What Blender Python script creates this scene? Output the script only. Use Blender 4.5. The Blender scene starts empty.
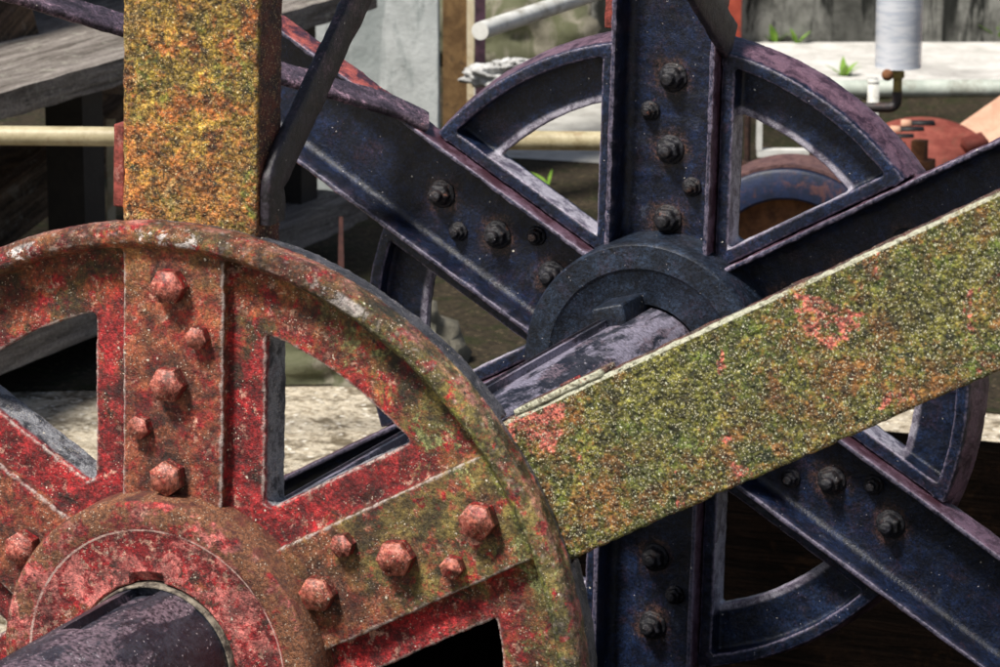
import bpy, bmesh, math, random
from math import sin, cos, radians, pi, hypot, atan2, sqrt
from mathutils import Vector, Matrix, noise
random.seed(7)
S = bpy.context.scene
COL = S.collection

# ------------------------------------------------------------------ helpers
def link(name, mesh, mat=None, parent=None, M=None, smooth=True):
    o = bpy.data.objects.new(name, mesh)
    COL.objects.link(o)
    if mat is not None:
        if not mesh.materials:
            mesh.materials.append(mat)
        o.material_slots[0].link = 'OBJECT'
        o.material_slots[0].material = mat
    if smooth:
        for p in mesh.polygons: p.use_smooth = True
    if M is not None: o.matrix_world = M
    if parent is not None: o.parent = parent
    return o

def tag(o, label=None, cat=None, group=None, kind=None):
    if label: o['label'] = label
    if cat: o['category'] = cat
    if group: o['group'] = group
    if kind: o['kind'] = kind
    return o

def thing(name, loc, label, cat, group=None):
    o = bpy.data.objects.new(name, None); COL.objects.link(o)
    o.location = loc
    o.empty_display_size = .1
    return tag(o, label, cat, group)

def to_mesh(bm, name, sharp=35):
    bmesh.ops.recalc_face_normals(bm, faces=bm.faces)
    if sharp:
        for e in bm.edges:
            if len(e.link_faces) == 2 and e.calc_face_angle(0) > radians(sharp): e.smooth = False
    me = bpy.data.meshes.new(name); bm.to_mesh(me); bm.free()
    return me

def box(bm, x0, x1, y0, y1, z0, z1, M=None):
    vs = [bm.verts.new((x, y, z)) for x in (x0, x1) for y in (y0, y1) for z in (z0, z1)]
    fs = []
    for q in ((0,1,3,2),(4,6,7,5),(0,4,5,1),(2,3,7,6),(0,2,6,4),(1,5,7,3)):
        fs.append(bm.faces.new([vs[i] for i in q]))
    if M is not None: bmesh.ops.transform(bm, matrix=M, verts=vs)
    return vs

def lathe(bm, prof, n=96, axis='Y', a0=0, a1=2*pi, M=None):
    """closed profile of (r, h) turned about the axis; full turn or capped arc"""
    full = abs(a1-a0-2*pi) < 1e-6
    rings = []; allv = []
    cnt = n if full else n+1
    for i in range(cnt):
        a = a0+(a1-a0)*i/n
        ring = []
        for r, h in prof:
            if axis == 'Y': co = (r*cos(a), h, r*sin(a))
            else: co = (r*cos(a), r*sin(a), h)
            v = bm.verts.new(co); ring.append(v); allv.append(v)
        rings.append(ring)
    m = len(prof)
    for i in range(n if full else n):
        A, B = rings[i], rings[(i+1) % cnt]
        for j in range(m):
            k = (j+1) % m
            bm.faces.new((A[j], A[k], B[k], B[j]))
    if not full:
        bm.faces.new(rings[0]); bm.faces.new(list(reversed(rings[-1])))
    if M is not None: bmesh.ops.transform(bm, matrix=M, verts=allv)
    return allv

def solid_lathe(bm, prof, n=48, axis='Z', M=None):
    """open profile from axis to axis (first and last r = 0)"""
    allv = []
    rings = []
    for r, h in prof:
        if r < 1e-6:
            v = bm.verts.new((0, h, 0) if axis == 'Y' else (0, 0, h)); rings.append([v]); allv.append(v)
        else:
            ring = []
            for i in range(n):
                a = 2*pi*i/n
                v = bm.verts.new((r*cos(a), h, r*sin(a)) if axis == 'Y' else (r*cos(a), r*sin(a), h))
                ring.append(v); allv.append(v)
            rings.append(ring)
    for A, B in zip(rings[:-1], rings[1:]):
        for i in range(n):
            j = (i+1) % n
            if len(A) == 1 and len(B) == 1: continue
            if len(A) == 1: bm.faces.new((A[0], B[i], B[j]))
            elif len(B) == 1: bm.faces.new((A[i], A[j], B[0]))
            else: bm.faces.new((A[i], A[j], B[j], B[i]))
    if M is not None: bmesh.ops.transform(bm, matrix=M, verts=allv)
    return allv

def tube(bm, pts, r, n=20, caps=True):
    pts = [Vector(p) for p in pts]
    rings = []; up = None
    for i, p in enumerate(pts):
        d = (pts[min(i+1, len(pts)-1)] - pts[max(i-1, 0)]).normalized()
        if up is None:
            up = Vector((0, 0, 1)) if abs(d.z) < .9 else Vector((1, 0, 0))
        s = d.cross(up).normalized(); up = s.cross(d).normalized()
        rr = r[i] if isinstance(r, (list, tuple)) else r
        rings.append([bm.verts.new(p + s*(rr*cos(2*pi*k/n)) + up*(rr*sin(2*pi*k/n))) for k in range(n)])
    for A, B in zip(rings[:-1], rings[1:]):
        for k in range(n):
            bm.faces.new((A[k], A[(k+1) % n], B[(k+1) % n], B[k]))
    if caps:
        bm.faces.new(rings[0]); bm.faces.new(list(reversed(rings[-1])))

def bevel(bm, w, seg=2, ang=30):
    es = [e for e in bm.edges if len(e.link_faces) == 2 and e.calc_face_angle(0) > radians(ang)]
    bmesh.ops.bevel(bm, geom=es, offset=w, segments=seg, affect='EDGES', profile=.6, clamp_overlap=True)

def refine(bm, size):
    """cut long edges until none is longer than size (keeps box-like shapes)"""
    for _ in range(9):
        es = [e for e in bm.edges if e.calc_length() > size]
        if not es: break
        bmesh.ops.subdivide_edges(bm, edges=es, cuts=1, use_grid_fill=True)

def roughen(me, amp, scale, seed=0, amp2=0, scale2=0):
    off = Vector((seed*3.17, seed*1.31, seed*7.7))
    ns = [v.normal.copy() for v in me.vertices]
    for v, n in zip(me.vertices, ns):
        d = noise.fractal(v.co*scale+off, 1.0, 2.0, 3)*amp
        if amp2: d += noise.noise(v.co*scale2+off)*amp2
        v.co += n*d
    me.update()

def voxel(me, size, smooth=3):
    o = bpy.data.objects.new('tmp_body', me); COL.objects.link(o)
    m = o.modifiers.new('r', 'REMESH'); m.mode = 'VOXEL'; m.voxel_size = size; m.use_smooth_shade = True
    if smooth:
        s = o.modifiers.new('s', 'SMOOTH'); s.factor = .5; s.iterations = smooth
    dg = bpy.context.evaluated_depsgraph_get(); dg.update()
    out = bpy.data.meshes.new_from_object(o.evaluated_get(dg))
    bpy.data.objects.remove(o)
    return out

def attach(o, par, Wpar, W):
    o.parent = par; o.matrix_basis = Wpar.inverted() @ W
    return o
def RY(deg): return Matrix.Rotation(radians(deg), 4, 'Y')
def RZ(deg): return Matrix.Rotation(radians(deg), 4, 'Z')
def RX(deg): return Matrix.Rotation(radians(deg), 4, 'X')
def T(*v): return Matrix.Translation(Vector(v))

# ------------------------------------------------------------------ material language
class NT:
    def __init__(s, name):
        s.m = bpy.data.materials.new(name); s.m.use_nodes = True
        s.t = s.m.node_tree; s.n = s.t.nodes; s.l = s.t.links
        s.b = s.n['Principled BSDF']
        s._co = None
    def node(s, typ, **kw):
        n = s.n.new(typ)
        for k, v in kw.items(): setattr(n, k, v)
        return n
    def put(s, sock, v):
        if isinstance(v, bpy.types.NodeSocket): s.l.new(v, sock)
        else:
            if isinstance(v, tuple) and len(v) == 3 and sock.type == 'RGBA': v = (*v, 1)
            sock.default_value = v
    def co(s):
        if s._co is None:
            tc = s.node('ShaderNodeTexCoord'); oi = s.node('ShaderNodeObjectInfo')
            mul = s.node('ShaderNodeMath', operation='MULTIPLY'); s.l.new(oi.outputs['Random'], mul.inputs[0]); mul.inputs[1].default_value = 40
            add = s.node('ShaderNodeVectorMath', operation='ADD'); s.l.new(tc.outputs['Object'], add.inputs[0]); s.l.new(mul.outputs[0], add.inputs[1])
            s._co = add.outputs[0]; s.rand = oi.outputs['Random']; s.obj = tc.outputs['Object']
        return s._co
    def scaled(s, sx, sy, sz):
        v = s.node('ShaderNodeVectorMath', operation='MULTIPLY'); s.l.new(s.co(), v.inputs[0]); v.inputs[1].default_value = (sx, sy, sz)
        return v.outputs[0]
    def noise(s, scale, detail=6, rough=.6, dist=0, co=None, off=0):
        n = s.node('ShaderNodeTexNoise')
        detail = min(detail, 3.5 if scale >= 150 else 4.5 if scale >= 60 else 5.5 if scale >= 20 else 7)
        c = co or s.co()
        if off:
            a = s.node('ShaderNodeVectorMath', operation='ADD'); s.l.new(c, a.inputs[0]); a.inputs[1].default_value = (off, off*.7, off*1.3); c = a.outputs[0]
        s.l.new(c, n.inputs['Vector'])
        n.inputs['Scale'].default_value = scale; n.inputs['Detail'].default_value = detail
        n.inputs['Roughness'].default_value = rough; n.inputs['Distortion'].default_value = dist
        return n.outputs['Fac']
    def voro(s, scale, feature='F1', co=None, rnd=1.0):
        n = s.node('ShaderNodeTexVoronoi', feature=feature)
        s.l.new(co or s.co(), n.inputs['Vector']); n.inputs['Scale'].default_value = scale
        n.inputs['Randomness'].default_value = rnd
        return n
    def ramp(s, f, a, b):
        n = s.node('ShaderNodeMapRange', interpolation_type='SMOOTHSTEP'); n.clamp = True
        s.put(n.inputs['Value'], f); n.inputs['From Min'].default_value = a; n.inputs['From Max'].default_value = b
        return n.outputs['Result']
    def math(s, op, a, b=0.0, clamp=False):
        n = s.node('ShaderNodeMath', operation=op); n.use_clamp = clamp
        s.put(n.inputs[0], a); s.put(n.inputs[1], b); return n.outputs[0]
    def mul(s, a, b): return s.math('MULTIPLY', a, b)
    def add(s, a, b): return s.math('ADD', a, b)
    def mix(s, f, a, b):
        n = s.node('ShaderNodeMix', data_type='RGBA'); n.clamp_factor = True
        s.put(n.inputs[0], f); s.put(n.inputs[6], a); s.put(n.inputs[7], b); return n.outputs[2]
    def halo(s, u, v, centres, r0, r1, wob):
        tot = None
        for c in centres:
            du = s.math('SUBTRACT', u, c)
            d = s.add(s.math('SQRT', s.add(s.mul(du, du), s.mul(v, v))), wob)
            m = s.ramp(d, r1, r0)
            tot = m if tot is None else s.math('MAXIMUM', tot, m)
        return tot
    def specks(s, scale, size, keep):
        """small random dots: mask"""
        v = s.voro(scale)
        j = s.noise(scale*1.6, 3, .7, off=scale*.01)
        d = s.ramp(s.math('ADD', v.outputs['Distance'], s.math('MULTIPLY', s.math('SUBTRACT', j, .5), 1.3)), size, size*.55)
        sep = s.node('ShaderNodeSeparateColor'); s.l.new(v.outputs['Color'], sep.inputs[0])
        k = s.math('GREATER_THAN', sep.outputs[0], 1-keep)
        return s.mul(d, k)
    def crunch(s, col, f, lo, hi, a=.34, b=.66):
        k = s.node('ShaderNodeMapRange'); k.clamp = True
        s.put(k.inputs['Value'], f); k.inputs['From Min'].default_value = a; k.inputs['From Max'].default_value = b
        k.inputs['To Min'].default_value = lo; k.inputs['To Max'].default_value = hi
        v = s.node('ShaderNodeVectorMath', operation='SCALE'); s.put(v.inputs[0], col); s.put(v.inputs['Scale'], k.outputs[0])
        return v.outputs[0]
    def xyz(s):
        s.co(); n = s.node('ShaderNodeSeparateXYZ'); s.l.new(s.obj, n.inputs[0]); return n.outputs
    def pointy(s, a, b):
        g = s.node('ShaderNodeNewGeometry'); return s.ramp(g.outputs['Pointiness'], a, b)
    def bump(s, pairs):
        tot = None
        for h, st, d in pairs:
            v = s.mul(h, st*d*1000)
            tot = v if tot is None else s.add(tot, v)
        n = s.node('ShaderNodeBump'); n.inputs['Strength'].default_value = 1; n.inputs['Distance'].default_value = .001
        s.put(n.inputs['Height'], tot)
        s.l.new(n.outputs['Normal'], s.b.inputs['Normal'])
    def done(s, col, rough=.8, spec=.4, metal=0):
        s.put(s.b.inputs['Base Color'], col); s.put(s.b.inputs['Roughness'], rough)
        s.put(s.b.inputs['Specular IOR Level'], spec); s.put(s.b.inputs['Metallic'], metal)
        return s.m

def m_red_iron(name, moss_by_x=True, hubby=False, bolt=False):
    t = NT(name)
    big = t.noise(5, 6, .6, .3); mid = t.noise(24, 9, .72, .4); mid2 = t.noise(38, 8, .7, .2, off=3.3)
    fine = t.noise(170, 6, .75, off=1.7); grit = t.noise(520, 3, .8, off=5)
    pat = t.noise(11, 9, .74, .5, off=9.1)
    x, y, z = t.xyz()[:3]
    red = t.mix(t.ramp(t.add(t.mul(mid, .5), t.mul(fine, .5)), .40, .62), (.12, .003, .006), (.40, .013, .016))
    col = t.mix(t.mul(t.ramp(mid2, .54, .575), t.ramp(big, .48, .60)), red, (.22, .055, .020))               # orange rust
    col = t.mix(t.mul(t.ramp(pat, .56, .60), t.ramp(fine, .38, .5)), col, (.060, .022, .013))               # dark rust crust
    col = t.mix(t.mul(t.ramp(t.noise(60, 8, .75, .3, off=4.4), .565, .60), t.ramp(pat, .60, .50)), col, (.50, .26, .19) if not bolt else (.55, .25, .19))   # chalky paint
    if not hubby and not bolt:
        r = t.math('SQRT', t.add(t.mul(x, x), t.mul(z, z)))
        outer = t.ramp(t.add(r, t.mul(t.math('SUBTRACT', pat, .5), .5)), .40, .56)
        right = t.ramp(t.add(x, t.mul(t.math('SUBTRACT', big, .5), .9)), .06, .40)
        pad = t.mul(t.ramp(y, .034, .026), t.ramp(r, .552, .544))
        wm = t.math('MAXIMUM', t.mul(outer, t.add(.55, t.mul(right, .45))), t.mul(right, t.mul(pad, .95)))
        col = t.mix(t.mul(pad, t.ramp(mid2, .38, .6)), col, (.30, .085, .035))
        moss = t.mix(t.ramp(mid, .38, .60), (.034, .030, .008), (.185, .145, .036))
        moss = t.mix(t.ramp(t.noise(90, 6, .7, off=8), .55, .7), moss, (.30, .085, .035))
        col = t.mix(t.mul(wm, t.ramp(t.noise(33, 8, .75, .3, off=2.2), .41, .48)), col, moss)
        lich = t.mul(t.ramp(t.noise(16, 7, .8, .6, off=12), .575, .605), t.ramp(r, .40, .48))
        col = t.mix(t.mul(lich, t.ramp(x, .10, .30)), col, t.mix(t.ramp(fine, .4, .6), (.09, .10, .025), (.30, .31, .12)))
        grv = t.mul(t.ramp(t.math('ABSOLUTE', t.math('SUBTRACT', r, .549)), .016, .006), t.ramp(t.add(x, t.mul(t.math('SUBTRACT', mid, .5), .5)), .12, .28))
        col = t.mix(t.mul(grv, t.ramp(mid2, .38, .48)), col, t.mix(t.ramp(fine, .4, .6), (.045, .052, .008), (.165, .165, .030)))
        # worn, whitish paint left along the raised bead
        bead = t.mul(t.mul(t.ramp(r, .551, .556), t.ramp(r, .574, .570)), t.mul(t.ramp(t.noise(16, 8, .8, .8, off=6), .545, .565), t.ramp(x, .34, .2)))
        col = t.mix(t.mul(bead, .85), col, (.74, .68, .66))
        col = t.mix(t.mul(t.ramp(r, .574, .580), t.ramp(mid, .45, .6)), col, (.36, .15, .12))
    if hubby:
        col = t.mix(t.mul(t.ramp(t.noise(30, 9, .8, .3, off=15), .46, .56), t.ramp(big, .30, .50)), col, (.52, .15, .13))
        col = t.mix(t.mul(t.ramp(t.noise(14, 9, .8, .3, off=25), .57, .66), t.ramp(x, .02, .14)), col, (.20, .15, .055))
    col = t.mix(t.ramp(t.noise(75, 7, .8, .2, off=21), .60, .68), col, (.020, .010, .008))   # grime pits
    col = t.mix(t.mul(t.ramp(grit, .60, .70), .5), col, (.030, .010, .008))
    if not hubby and not bolt:
        ang = t.mul(t.math('ARCTAN2', z, x), 180/pi)
        fold = t.mul(t.math('PINGPONG', t.add(ang, 330.0), 30.0), pi/180)
        u = t.mul(r, t.math('COSINE', fold)); v = t.mul(r, t.math('SINE', fold))
        strip = t.mul(t.ramp(t.add(v, t.mul(t.math('SUBTRACT', mid, .5), .05)), .082, .098), t.ramp(t.add(r, t.mul(t.math('SUBTRACT', pat, .5), .12)), .485, .455))
        vivid = t.mix(t.ramp(t.add(t.mul(mid2, .5), t.mul(fine, .5)), .40, .60), (.17, .004, .007), (.50, .028, .030))
        col = t.mix(t.mul(t.mul(strip, t.ramp(y, .030, .036)), t.ramp(t.noise(26, 8, .75, .3, off=92), .58, .46)), col, vivid)
        hl = t.halo(u, v, (.5, .372, .248), .022, .040, t.mul(t.math('SUBTRACT', mid, .5), .05))
        col = t.mix(t.mul(t.mul(hl, pad), .75), col, t.mix(t.ramp(fine, .42, .58), (.030, .012, .008), (.13, .045, .020)))
    col = t.crunch(col, t.noise(210, 6, .92, off=33), .35, 1.65, .37, .63)
    col = t.crunch(col, t.noise(30, 7, .78, .4, off=53), .35, 1.5, .38, .62)
    col = t.crunch(col, t.noise(9, 7, .7, .5, off=83), .55, 1.3, .38, .62)
    if not hubby and not bolt:
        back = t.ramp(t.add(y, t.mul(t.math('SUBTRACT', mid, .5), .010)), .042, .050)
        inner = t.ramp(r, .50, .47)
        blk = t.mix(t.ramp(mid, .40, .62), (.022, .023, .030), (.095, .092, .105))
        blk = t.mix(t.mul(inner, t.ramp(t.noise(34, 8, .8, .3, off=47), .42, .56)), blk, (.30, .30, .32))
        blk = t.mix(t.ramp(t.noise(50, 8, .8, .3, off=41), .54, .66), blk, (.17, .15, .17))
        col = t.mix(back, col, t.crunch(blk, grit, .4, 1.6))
    if not hubby and not bolt:
        edge = t.pointy(.512, .555)
        col = t.mix(t.mul(edge, t.ramp(fine, .36, .52)), col, (.50, .42, .38))
    if bolt:
        col = t.mix(t.mul(t.ramp(t.noise(55, 7, .8, .3, off=19), .46, .56), .8), col, (.055, .018, .012))
        hd = t.math('MULTIPLY', t.ramp(y, -.0140, -.0150), t.ramp(t.noise(70, 8, .8, .3, off=15), .34, .52))
        tint = t.mix(t.rand, (.26, .030, .026), (.34, .115, .060))
        col = t.mix(t.mul(hd, .85), col, t.crunch(t.mix(t.ramp(fine, .40, .58), tint, (.50, .17, .125)), t.noise(160, 5, .85, off=3), .25, 1.6, .38, .62))
        col = t.mix(t.mul(t.ramp(t.noise(48, 7, .8, .4, off=27), .55, .60), .8), col, (.075, .030, .016))
    if hubby:
        r = t.math('SQRT', t.add(t.mul(x, x), t.mul(z, z)))
        ring = t.math('LESS_THAN', t.math('ABSOLUTE', t.math('SUBTRACT', t.add(r, t.mul(t.math('SUBTRACT', fine, .5), .003)), .1845)), .0013)
        col = t.mix(t.mul(ring, t.ramp(mid, .35, .5)), col, (.62, .42, .36))
        side = t.ramp(r, .2215, .2235)
        col = t.mix(side, col, t.crunch(t.mix(t.ramp(mid, .4, .6), (.060, .018, .012), (.15, .035, .022)), grit, .4, 1.6))
        outr = t.mul(t.ramp(r, .186, .190), t.ramp(t.add(mid2, t.mul(x, .25)), .41, .52))
        col = t.mix(outr, col, t.crunch(t.mix(t.ramp(fine, .4, .6), (.10, .036, .016), (.27, .105, .045)), grit, .4, 1.6))
    col = t.mix(t.mul(t.specks(430, .36, .22), t.ramp(mid2, .47, .58)), col, (.72, .62, .48))
    col = t.mix(t.specks(150, .20, .05), col, (.75, .68, .55))
    k = .22 if bolt else 1
    t.bump([(pat, .6*k, .010), (mid, .7*k, .007), (fine, .8*k, .004), (grit, .8*k*1.5, .002)])
    return t.done(col, t.add(.06, t.mul(t.noise(120, 5, .85, off=61), .95)), .55)

def m_mossy(name, gold):
    t = NT(name)
    big = t.noise(4.5, 7, .62, .4); mid = t.noise(30, 9, .75, .4); mid2 = t.noise(45, 8, .75, .3, off=3)
    fine = t.noise(150, 6, .8, off=1.7); grit = t.noise(420, 3, .85, off=5)
    if gold:
        a, b, c = (.125, .080, .009), (.36, .240, .036), (.33, .098, .020)
    else:
        a, b, c = (.038, .040, .006), (.175, .162, .028), (.20, .085, .020)
    col = t.mix(t.ramp(fine, .38, .60), a, b)
    col = t.mix(t.mul(t.ramp(mid, .45, .56), t.ramp(big, .38, .52)), col, c)
    col = t.mix(t.ramp(t.noise(70, 6, .8, off=14), .60, .68), col, (.42, .15, .05) if gold else (.24, .13, .03))
    if gold:
        xx = t.xyz()[0]
        col = t.mix(t.mul(t.ramp(t.add(xx, t.mul(t.math('SUBTRACT', big, .5), .6)), .86, .62), t.ramp(mid2, .36, .56)), col, (.34, .130, .030))
    green = t.ramp(t.noise(8 if gold else 12, 8, .7, .5, off=7), .48 if gold else .44, .62)
    col = t.mix(t.mul(green, t.ramp(mid2, .42, .56)), col, (.135, .140, .018) if gold else (.075, .105, .014))
    col = t.mix(t.ramp(t.noise(34, 8, .8, .3, off=31), .60, .63), col, (.022, .032, .008))
    if not gold:
        ox, oy, oz = t.xyz()[:3]
        rp = t.ramp(t.add(t.noise(7.5, 8, .72, .6, off=44), t.add(t.mul(t.ramp(ox, .80, .62), .035), t.mul(t.ramp(oz, -.05, -.085), .03))), .595, .625)
        col = t.mix(t.mul(rp, t.ramp(mid2, .40, .5)), col, (.52, .13, .095))
    else:
        col = t.mix(t.mul(t.ramp(t.noise(10, 8, .7, .4, off=44), .54, .64), t.ramp(fine, .45, .58)), col, (.55, .38, .17))
    x, y, z = t.xyz()[:3]
    col = t.crunch(col, t.noise(190, 6, .92, off=33), .22, 1.85, .37, .63)
    col = t.crunch(col, t.noise(75, 8, .85, .3, off=53), .22, 1.75, .40, .60)
    col = t.crunch(col, t.noise(22, 8, .8, .5, off=71), .62, 1.35, .40, .60)
    side = t.math('GREATER_THAN', t.math('ABSOLUTE', z), .0938)
    rust = t.mix(t.ramp(mid, .40, .6), (.035, .012, .008), (.15, .035, .020))
    col = t.mix(t.mul(side, t.ramp(t.add(y, t.mul(t.math('SUBTRACT', mid2, .5), .03)), .062, .072)), col, t.crunch(rust, grit, .4, 1.6))
    col = t.mix(t.mul(t.ramp(grit, .56, .66), .8), col, (.030, .022, .006))
    col = t.mix(t.mul(t.pointy(.53, .59), t.ramp(fine, .36, .52)), col, (.42, .22, .14) if gold else (.52, .48, .34))
    if not gold:
        eg = t.mul(t.math('GREATER_THAN', z, .0905), t.math('LESS_THAN', y, .0665))
        col = t.mix(t.mul(eg, t.mul(t.ramp(fine, .30, .5), t.ramp(t.noise(14, 7, .75, .3, off=77), .36, .46))), col, (.55, .55, .42))
    sp = t.specks(430, .40, .42 if not gold else .26)
    col = t.mix(sp, col, (.74, .70, .48) if not gold else (.70, .52, .26))
    col = t.mix(t.specks(210, .28, .12 if not gold else .05), col, (.66, .68, .50) if not gold else (.75, .62, .34))
    peb = t.voro(170, 'F1').outputs['Distance']; peb2 = t.voro(75, 'F1').outputs['Distance']
    t.bump([(mid, .7, .010), (peb2, .6, -.006), (peb, .9, -.004), (fine, .9, .006), (grit, .8, .003), (sp, .4, .002)])
    return t.done(col, t.add(.10, t.mul(t.noise(120, 5, .85, off=61), .95)), .55)

def m_dark_iron(name, base=(.010, .014, .026), alt=(.055, .032, .046), wear=(.30, .25, .33), dust=.5, rust=.2, flange=None, rlo=.26, worn=True, primer=False):
    t = NT(name)
    big = t.noise(6, 7, .65, .4); mid = t.noise(28, 9, .75, .4); fine = t.noise(160, 6, .78, off=2); grit = t.noise(480, 3, .8, off=4)
    col = t.mix(t.ramp(mid, .42, .68), base, (base[0]*2.3, base[1]*2.3, base[2]*2.2))
    col = t.mix(t.mul(t.ramp(t.noise(14, 9, .78, .5, off=5), .50, .64), t.ramp(fine, .36, .56)), col, alt)
    col = t.mix(t.mul(t.ramp(t.noise(18, 9, .82, .4, off=8), .56, .70), t.mul(dust, .6)), col, (.085, .095, .12))
    col = t.mix(t.mul(t.ramp(t.noise(35, 8, .8, .5, off=18), .60, .70), rust), col, (.20, .060, .022))
    if flange:
        x, y, z = t.xyz()[:3]
        hl = t.halo(x, z, (.5, .372, .248), .018, .046, t.mul(t.math('SUBTRACT', mid, .5), .07))
        col = t.mix(t.mul(hl, .7), col, t.mix(t.ramp(fine, .42, .58), (.016, .010, .009), (.085, .042, .026)))
    col = t.crunch(col, t.noise(200, 6, .92, off=33), .15, 1.9, .37, .63)
    col = t.crunch(col, t.noise(30, 7, .85, .3, off=53), .4, 1.5, .38, .62)
    if flange:
        z = t.xyz()[2]
        fl = t.math('GREATER_THAN', t.math('ABSOLUTE', z), .0938)
        fc = t.mix(t.ramp(mid, .42, .6), (.050, .020, .030), t.mix(t.ramp(x, .56, .62), (.12, .07, .10), flange))
        col = t.mix(fl, col, t.crunch(fc, grit, .4, 1.6))
    if primer:
        x, y, z = t.xyz()[:3]
        r = t.math('SQRT', t.add(t.mul(x, x), t.mul(z, z)))
        pr = t.mix(t.ramp(mid, .36, .60), (.035, .016, .026), (.14, .080, .108))
        col = t.mix(t.ramp(t.add(r, t.mul(t.math('SUBTRACT', mid, .5), .006)), .5655, .5685), col, t.crunch(pr, grit, .4, 1.7))
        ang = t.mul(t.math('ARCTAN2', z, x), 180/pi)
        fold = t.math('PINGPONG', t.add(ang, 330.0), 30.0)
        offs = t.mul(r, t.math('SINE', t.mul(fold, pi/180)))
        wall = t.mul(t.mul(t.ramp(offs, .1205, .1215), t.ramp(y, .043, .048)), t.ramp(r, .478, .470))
        lit_chalk = t.mix(t.ramp(mid, .38, .58), (.10, .085, .12), (.40, .38, .44))
        col = t.mix(t.mul(wall, .9), col, t.crunch(lit_chalk, grit, .55, 1.5))  # chalky paint, made paler to stand in for light on the window walls
    if worn:
        edge = t.pointy(.513, .57)
        col = t.mix(t.mul(edge, t.ramp(fine, .34, .56)), col, wear)
    col = t.mix(t.mul(t.specks(300, .30, .012), t.ramp(mid, .44, .56)), col, (.50, .46, .46))
    col = t.mix(t.specks(120, .14, .008), col, (.62, .58, .50))
    t.bump([(mid, .35, .005), (fine, .55, .0022), (grit, .45, .001)])
    return t.done(col, t.add(rlo-.06, t.mul(t.noise(60, 6, .8, off=61), .40)), .48)

def m_shaft():
    t = NT('worn black shaft paint')
    co = t.scaled(1, .35, 1)
    mid = t.noise(26, 9, .78, .4, co=co); fine = t.noise(150, 6, .8, off=2); big = t.noise(9, 8, .7, .5, co=co, off=4)
    col = t.mix(t.ramp(mid, .44, .6), (.012, .014, .024), (.030, .032, .045))
    col = t.mix(t.mul(t.ramp(big, .50, .55), t.ramp(fine, .40, .54)), col, (.125, .092, .115))
    col = t.mix(t.ramp(t.noise(40, 8, .8, .3, off=9), .62, .68), col, (.34, .32, .36))
    yy = t.xyz()[1]
    col = t.mix(t.mul(t.ramp(yy, .15, .35), t.ramp(t.noise(12, 8, .75, .4, co=t.scaled(1, .25, 1), off=29), .46, .56)), col, (.20, .185, .24))  # worn lavender between the wheels, partly painted for light missing there
    col = t.crunch(col, fine, .45, 1.5)
    col = t.mix(t.specks(240, .22, .10), col, (.50, .44, .46))
    t.bump([(mid, .35, .004), (fine, .5, .002)])
    return t.done(col, t.add(.24, t.mul(mid, .4)), .6)

def m_wood(name, c1, c2, axis=1, lich=(.40, .40, .30), la=.5, sc=1.0, spec=.25):
    t = NT(name)
    s = [26, 26, 26]; s[axis] = 1.6
    co = t.scaled(*[v*sc for v in s])
    g = t.noise(1.6, 9, .7, .6, co=co); g2 = t.noise(5, 6, .7, .2, co=co, off=3)
    mid = t.noise(18, 8, .75, .3); fine = t.noise(130, 6, .8)
    col = t.mix(t.ramp(g, .34, .66), c1, c2)
    col = t.mix(t.ramp(g2, .58, .70), col, (c1[0]*.3, c1[1]*.3, c1[2]*.3))
    col = t.mix(t.mul(t.ramp(mid, .54, .66), la), col, lich)
    col = t.crunch(col, fine, .55, 1.4)
    t.bump([(g, .7, .010), (g2, .6, .006), (fine, .6, .003)])
    return t.done(col, .85, spec)

def m_concrete(name, c1, c2, stain=(.05, .055, .045), sa=.6, streak=True):
    t = NT(name)
    big = t.noise(1.6, 8, .65, .4); mid = t.noise(9, 9, .72, .3); fine = t.noise(90, 7, .75)
    col = t.mix(t.ramp(mid, .32, .66), c1, c2)
    if streak:
        st = t.noise(3.2, 8, .7, .5, co=t.scaled(2.6, 2.6, .45), off=2)
        col = t.mix(t.mul(t.ramp(st, .47, .57), sa), col, stain)
    col = t.mix(t.mul(t.ramp(big, .52, .66), sa*.6), col, stain)
    col = t.mix(t.mul(t.ramp(t.noise(24, 8, .8, off=6), .60, .68), .6), col, (c1[0]*.35, c1[1]*.35, c1[2]*.33))
    t.bump([(mid, .4, .012), (fine, .5, .003)])
    return t.done(col, .9, .25)

def m_ground(name, c1, c2, c3, sc=1.0):
    t = NT(name)
    big = t.noise(1.4*sc, 8, .65, .3); mid = t.noise(9*sc, 9, .75, .3); fine = t.noise(60*sc, 7, .8)
    v = t.voro(42*sc)
    col = t.mix(t.ramp(fine, .36, .60), c1, c2)
    sep = t.node('ShaderNodeSeparateColor'); t.l.new(v.outputs['Color'], sep.inputs[0])
    col = t.mix(t.mul(t.ramp(sep.outputs[0], .4, .9), .6), col, c2)
    col = t.mix(t.mul(t.ramp(mid, .48, .60), .85), col, c3)
    col = t.mix(t.mul(t.ramp(big, .55, .65), .5), col, c3)
    col = t.mix(t.specks(55*sc, .42, .22), col, (min(.8, c2[0]*2.2), min(.75, c2[1]*2.2), min(.65, c2[2]*2.2)))
    t.bump([(mid, .8, .03), (v.outputs['Distance'], .6, -.012), (fine, .7, .008)])
    return t.done(col, .95, .2)

def m_plain(name, c1, c2, rough=.6, sc=30, spec=.4, rust=None, ra=.5, bump=.002):
    t = NT(name)
    mid = t.noise(sc, 8, .72, .3); fine = t.noise(sc*6, 5, .75, off=2)
    col = t.mix(t.ramp(mid, .35, .66), c1, c2)
    if rust: col = t.mix(t.mul(t.ramp(t.noise(sc*.7, 8, .78, .4, off=7), .52, .62), ra), col, rust)
    t.bump([(mid, .4, bump*1.5), (fine, .4, bump)])
    return t.done(col, rough, spec)

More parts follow.
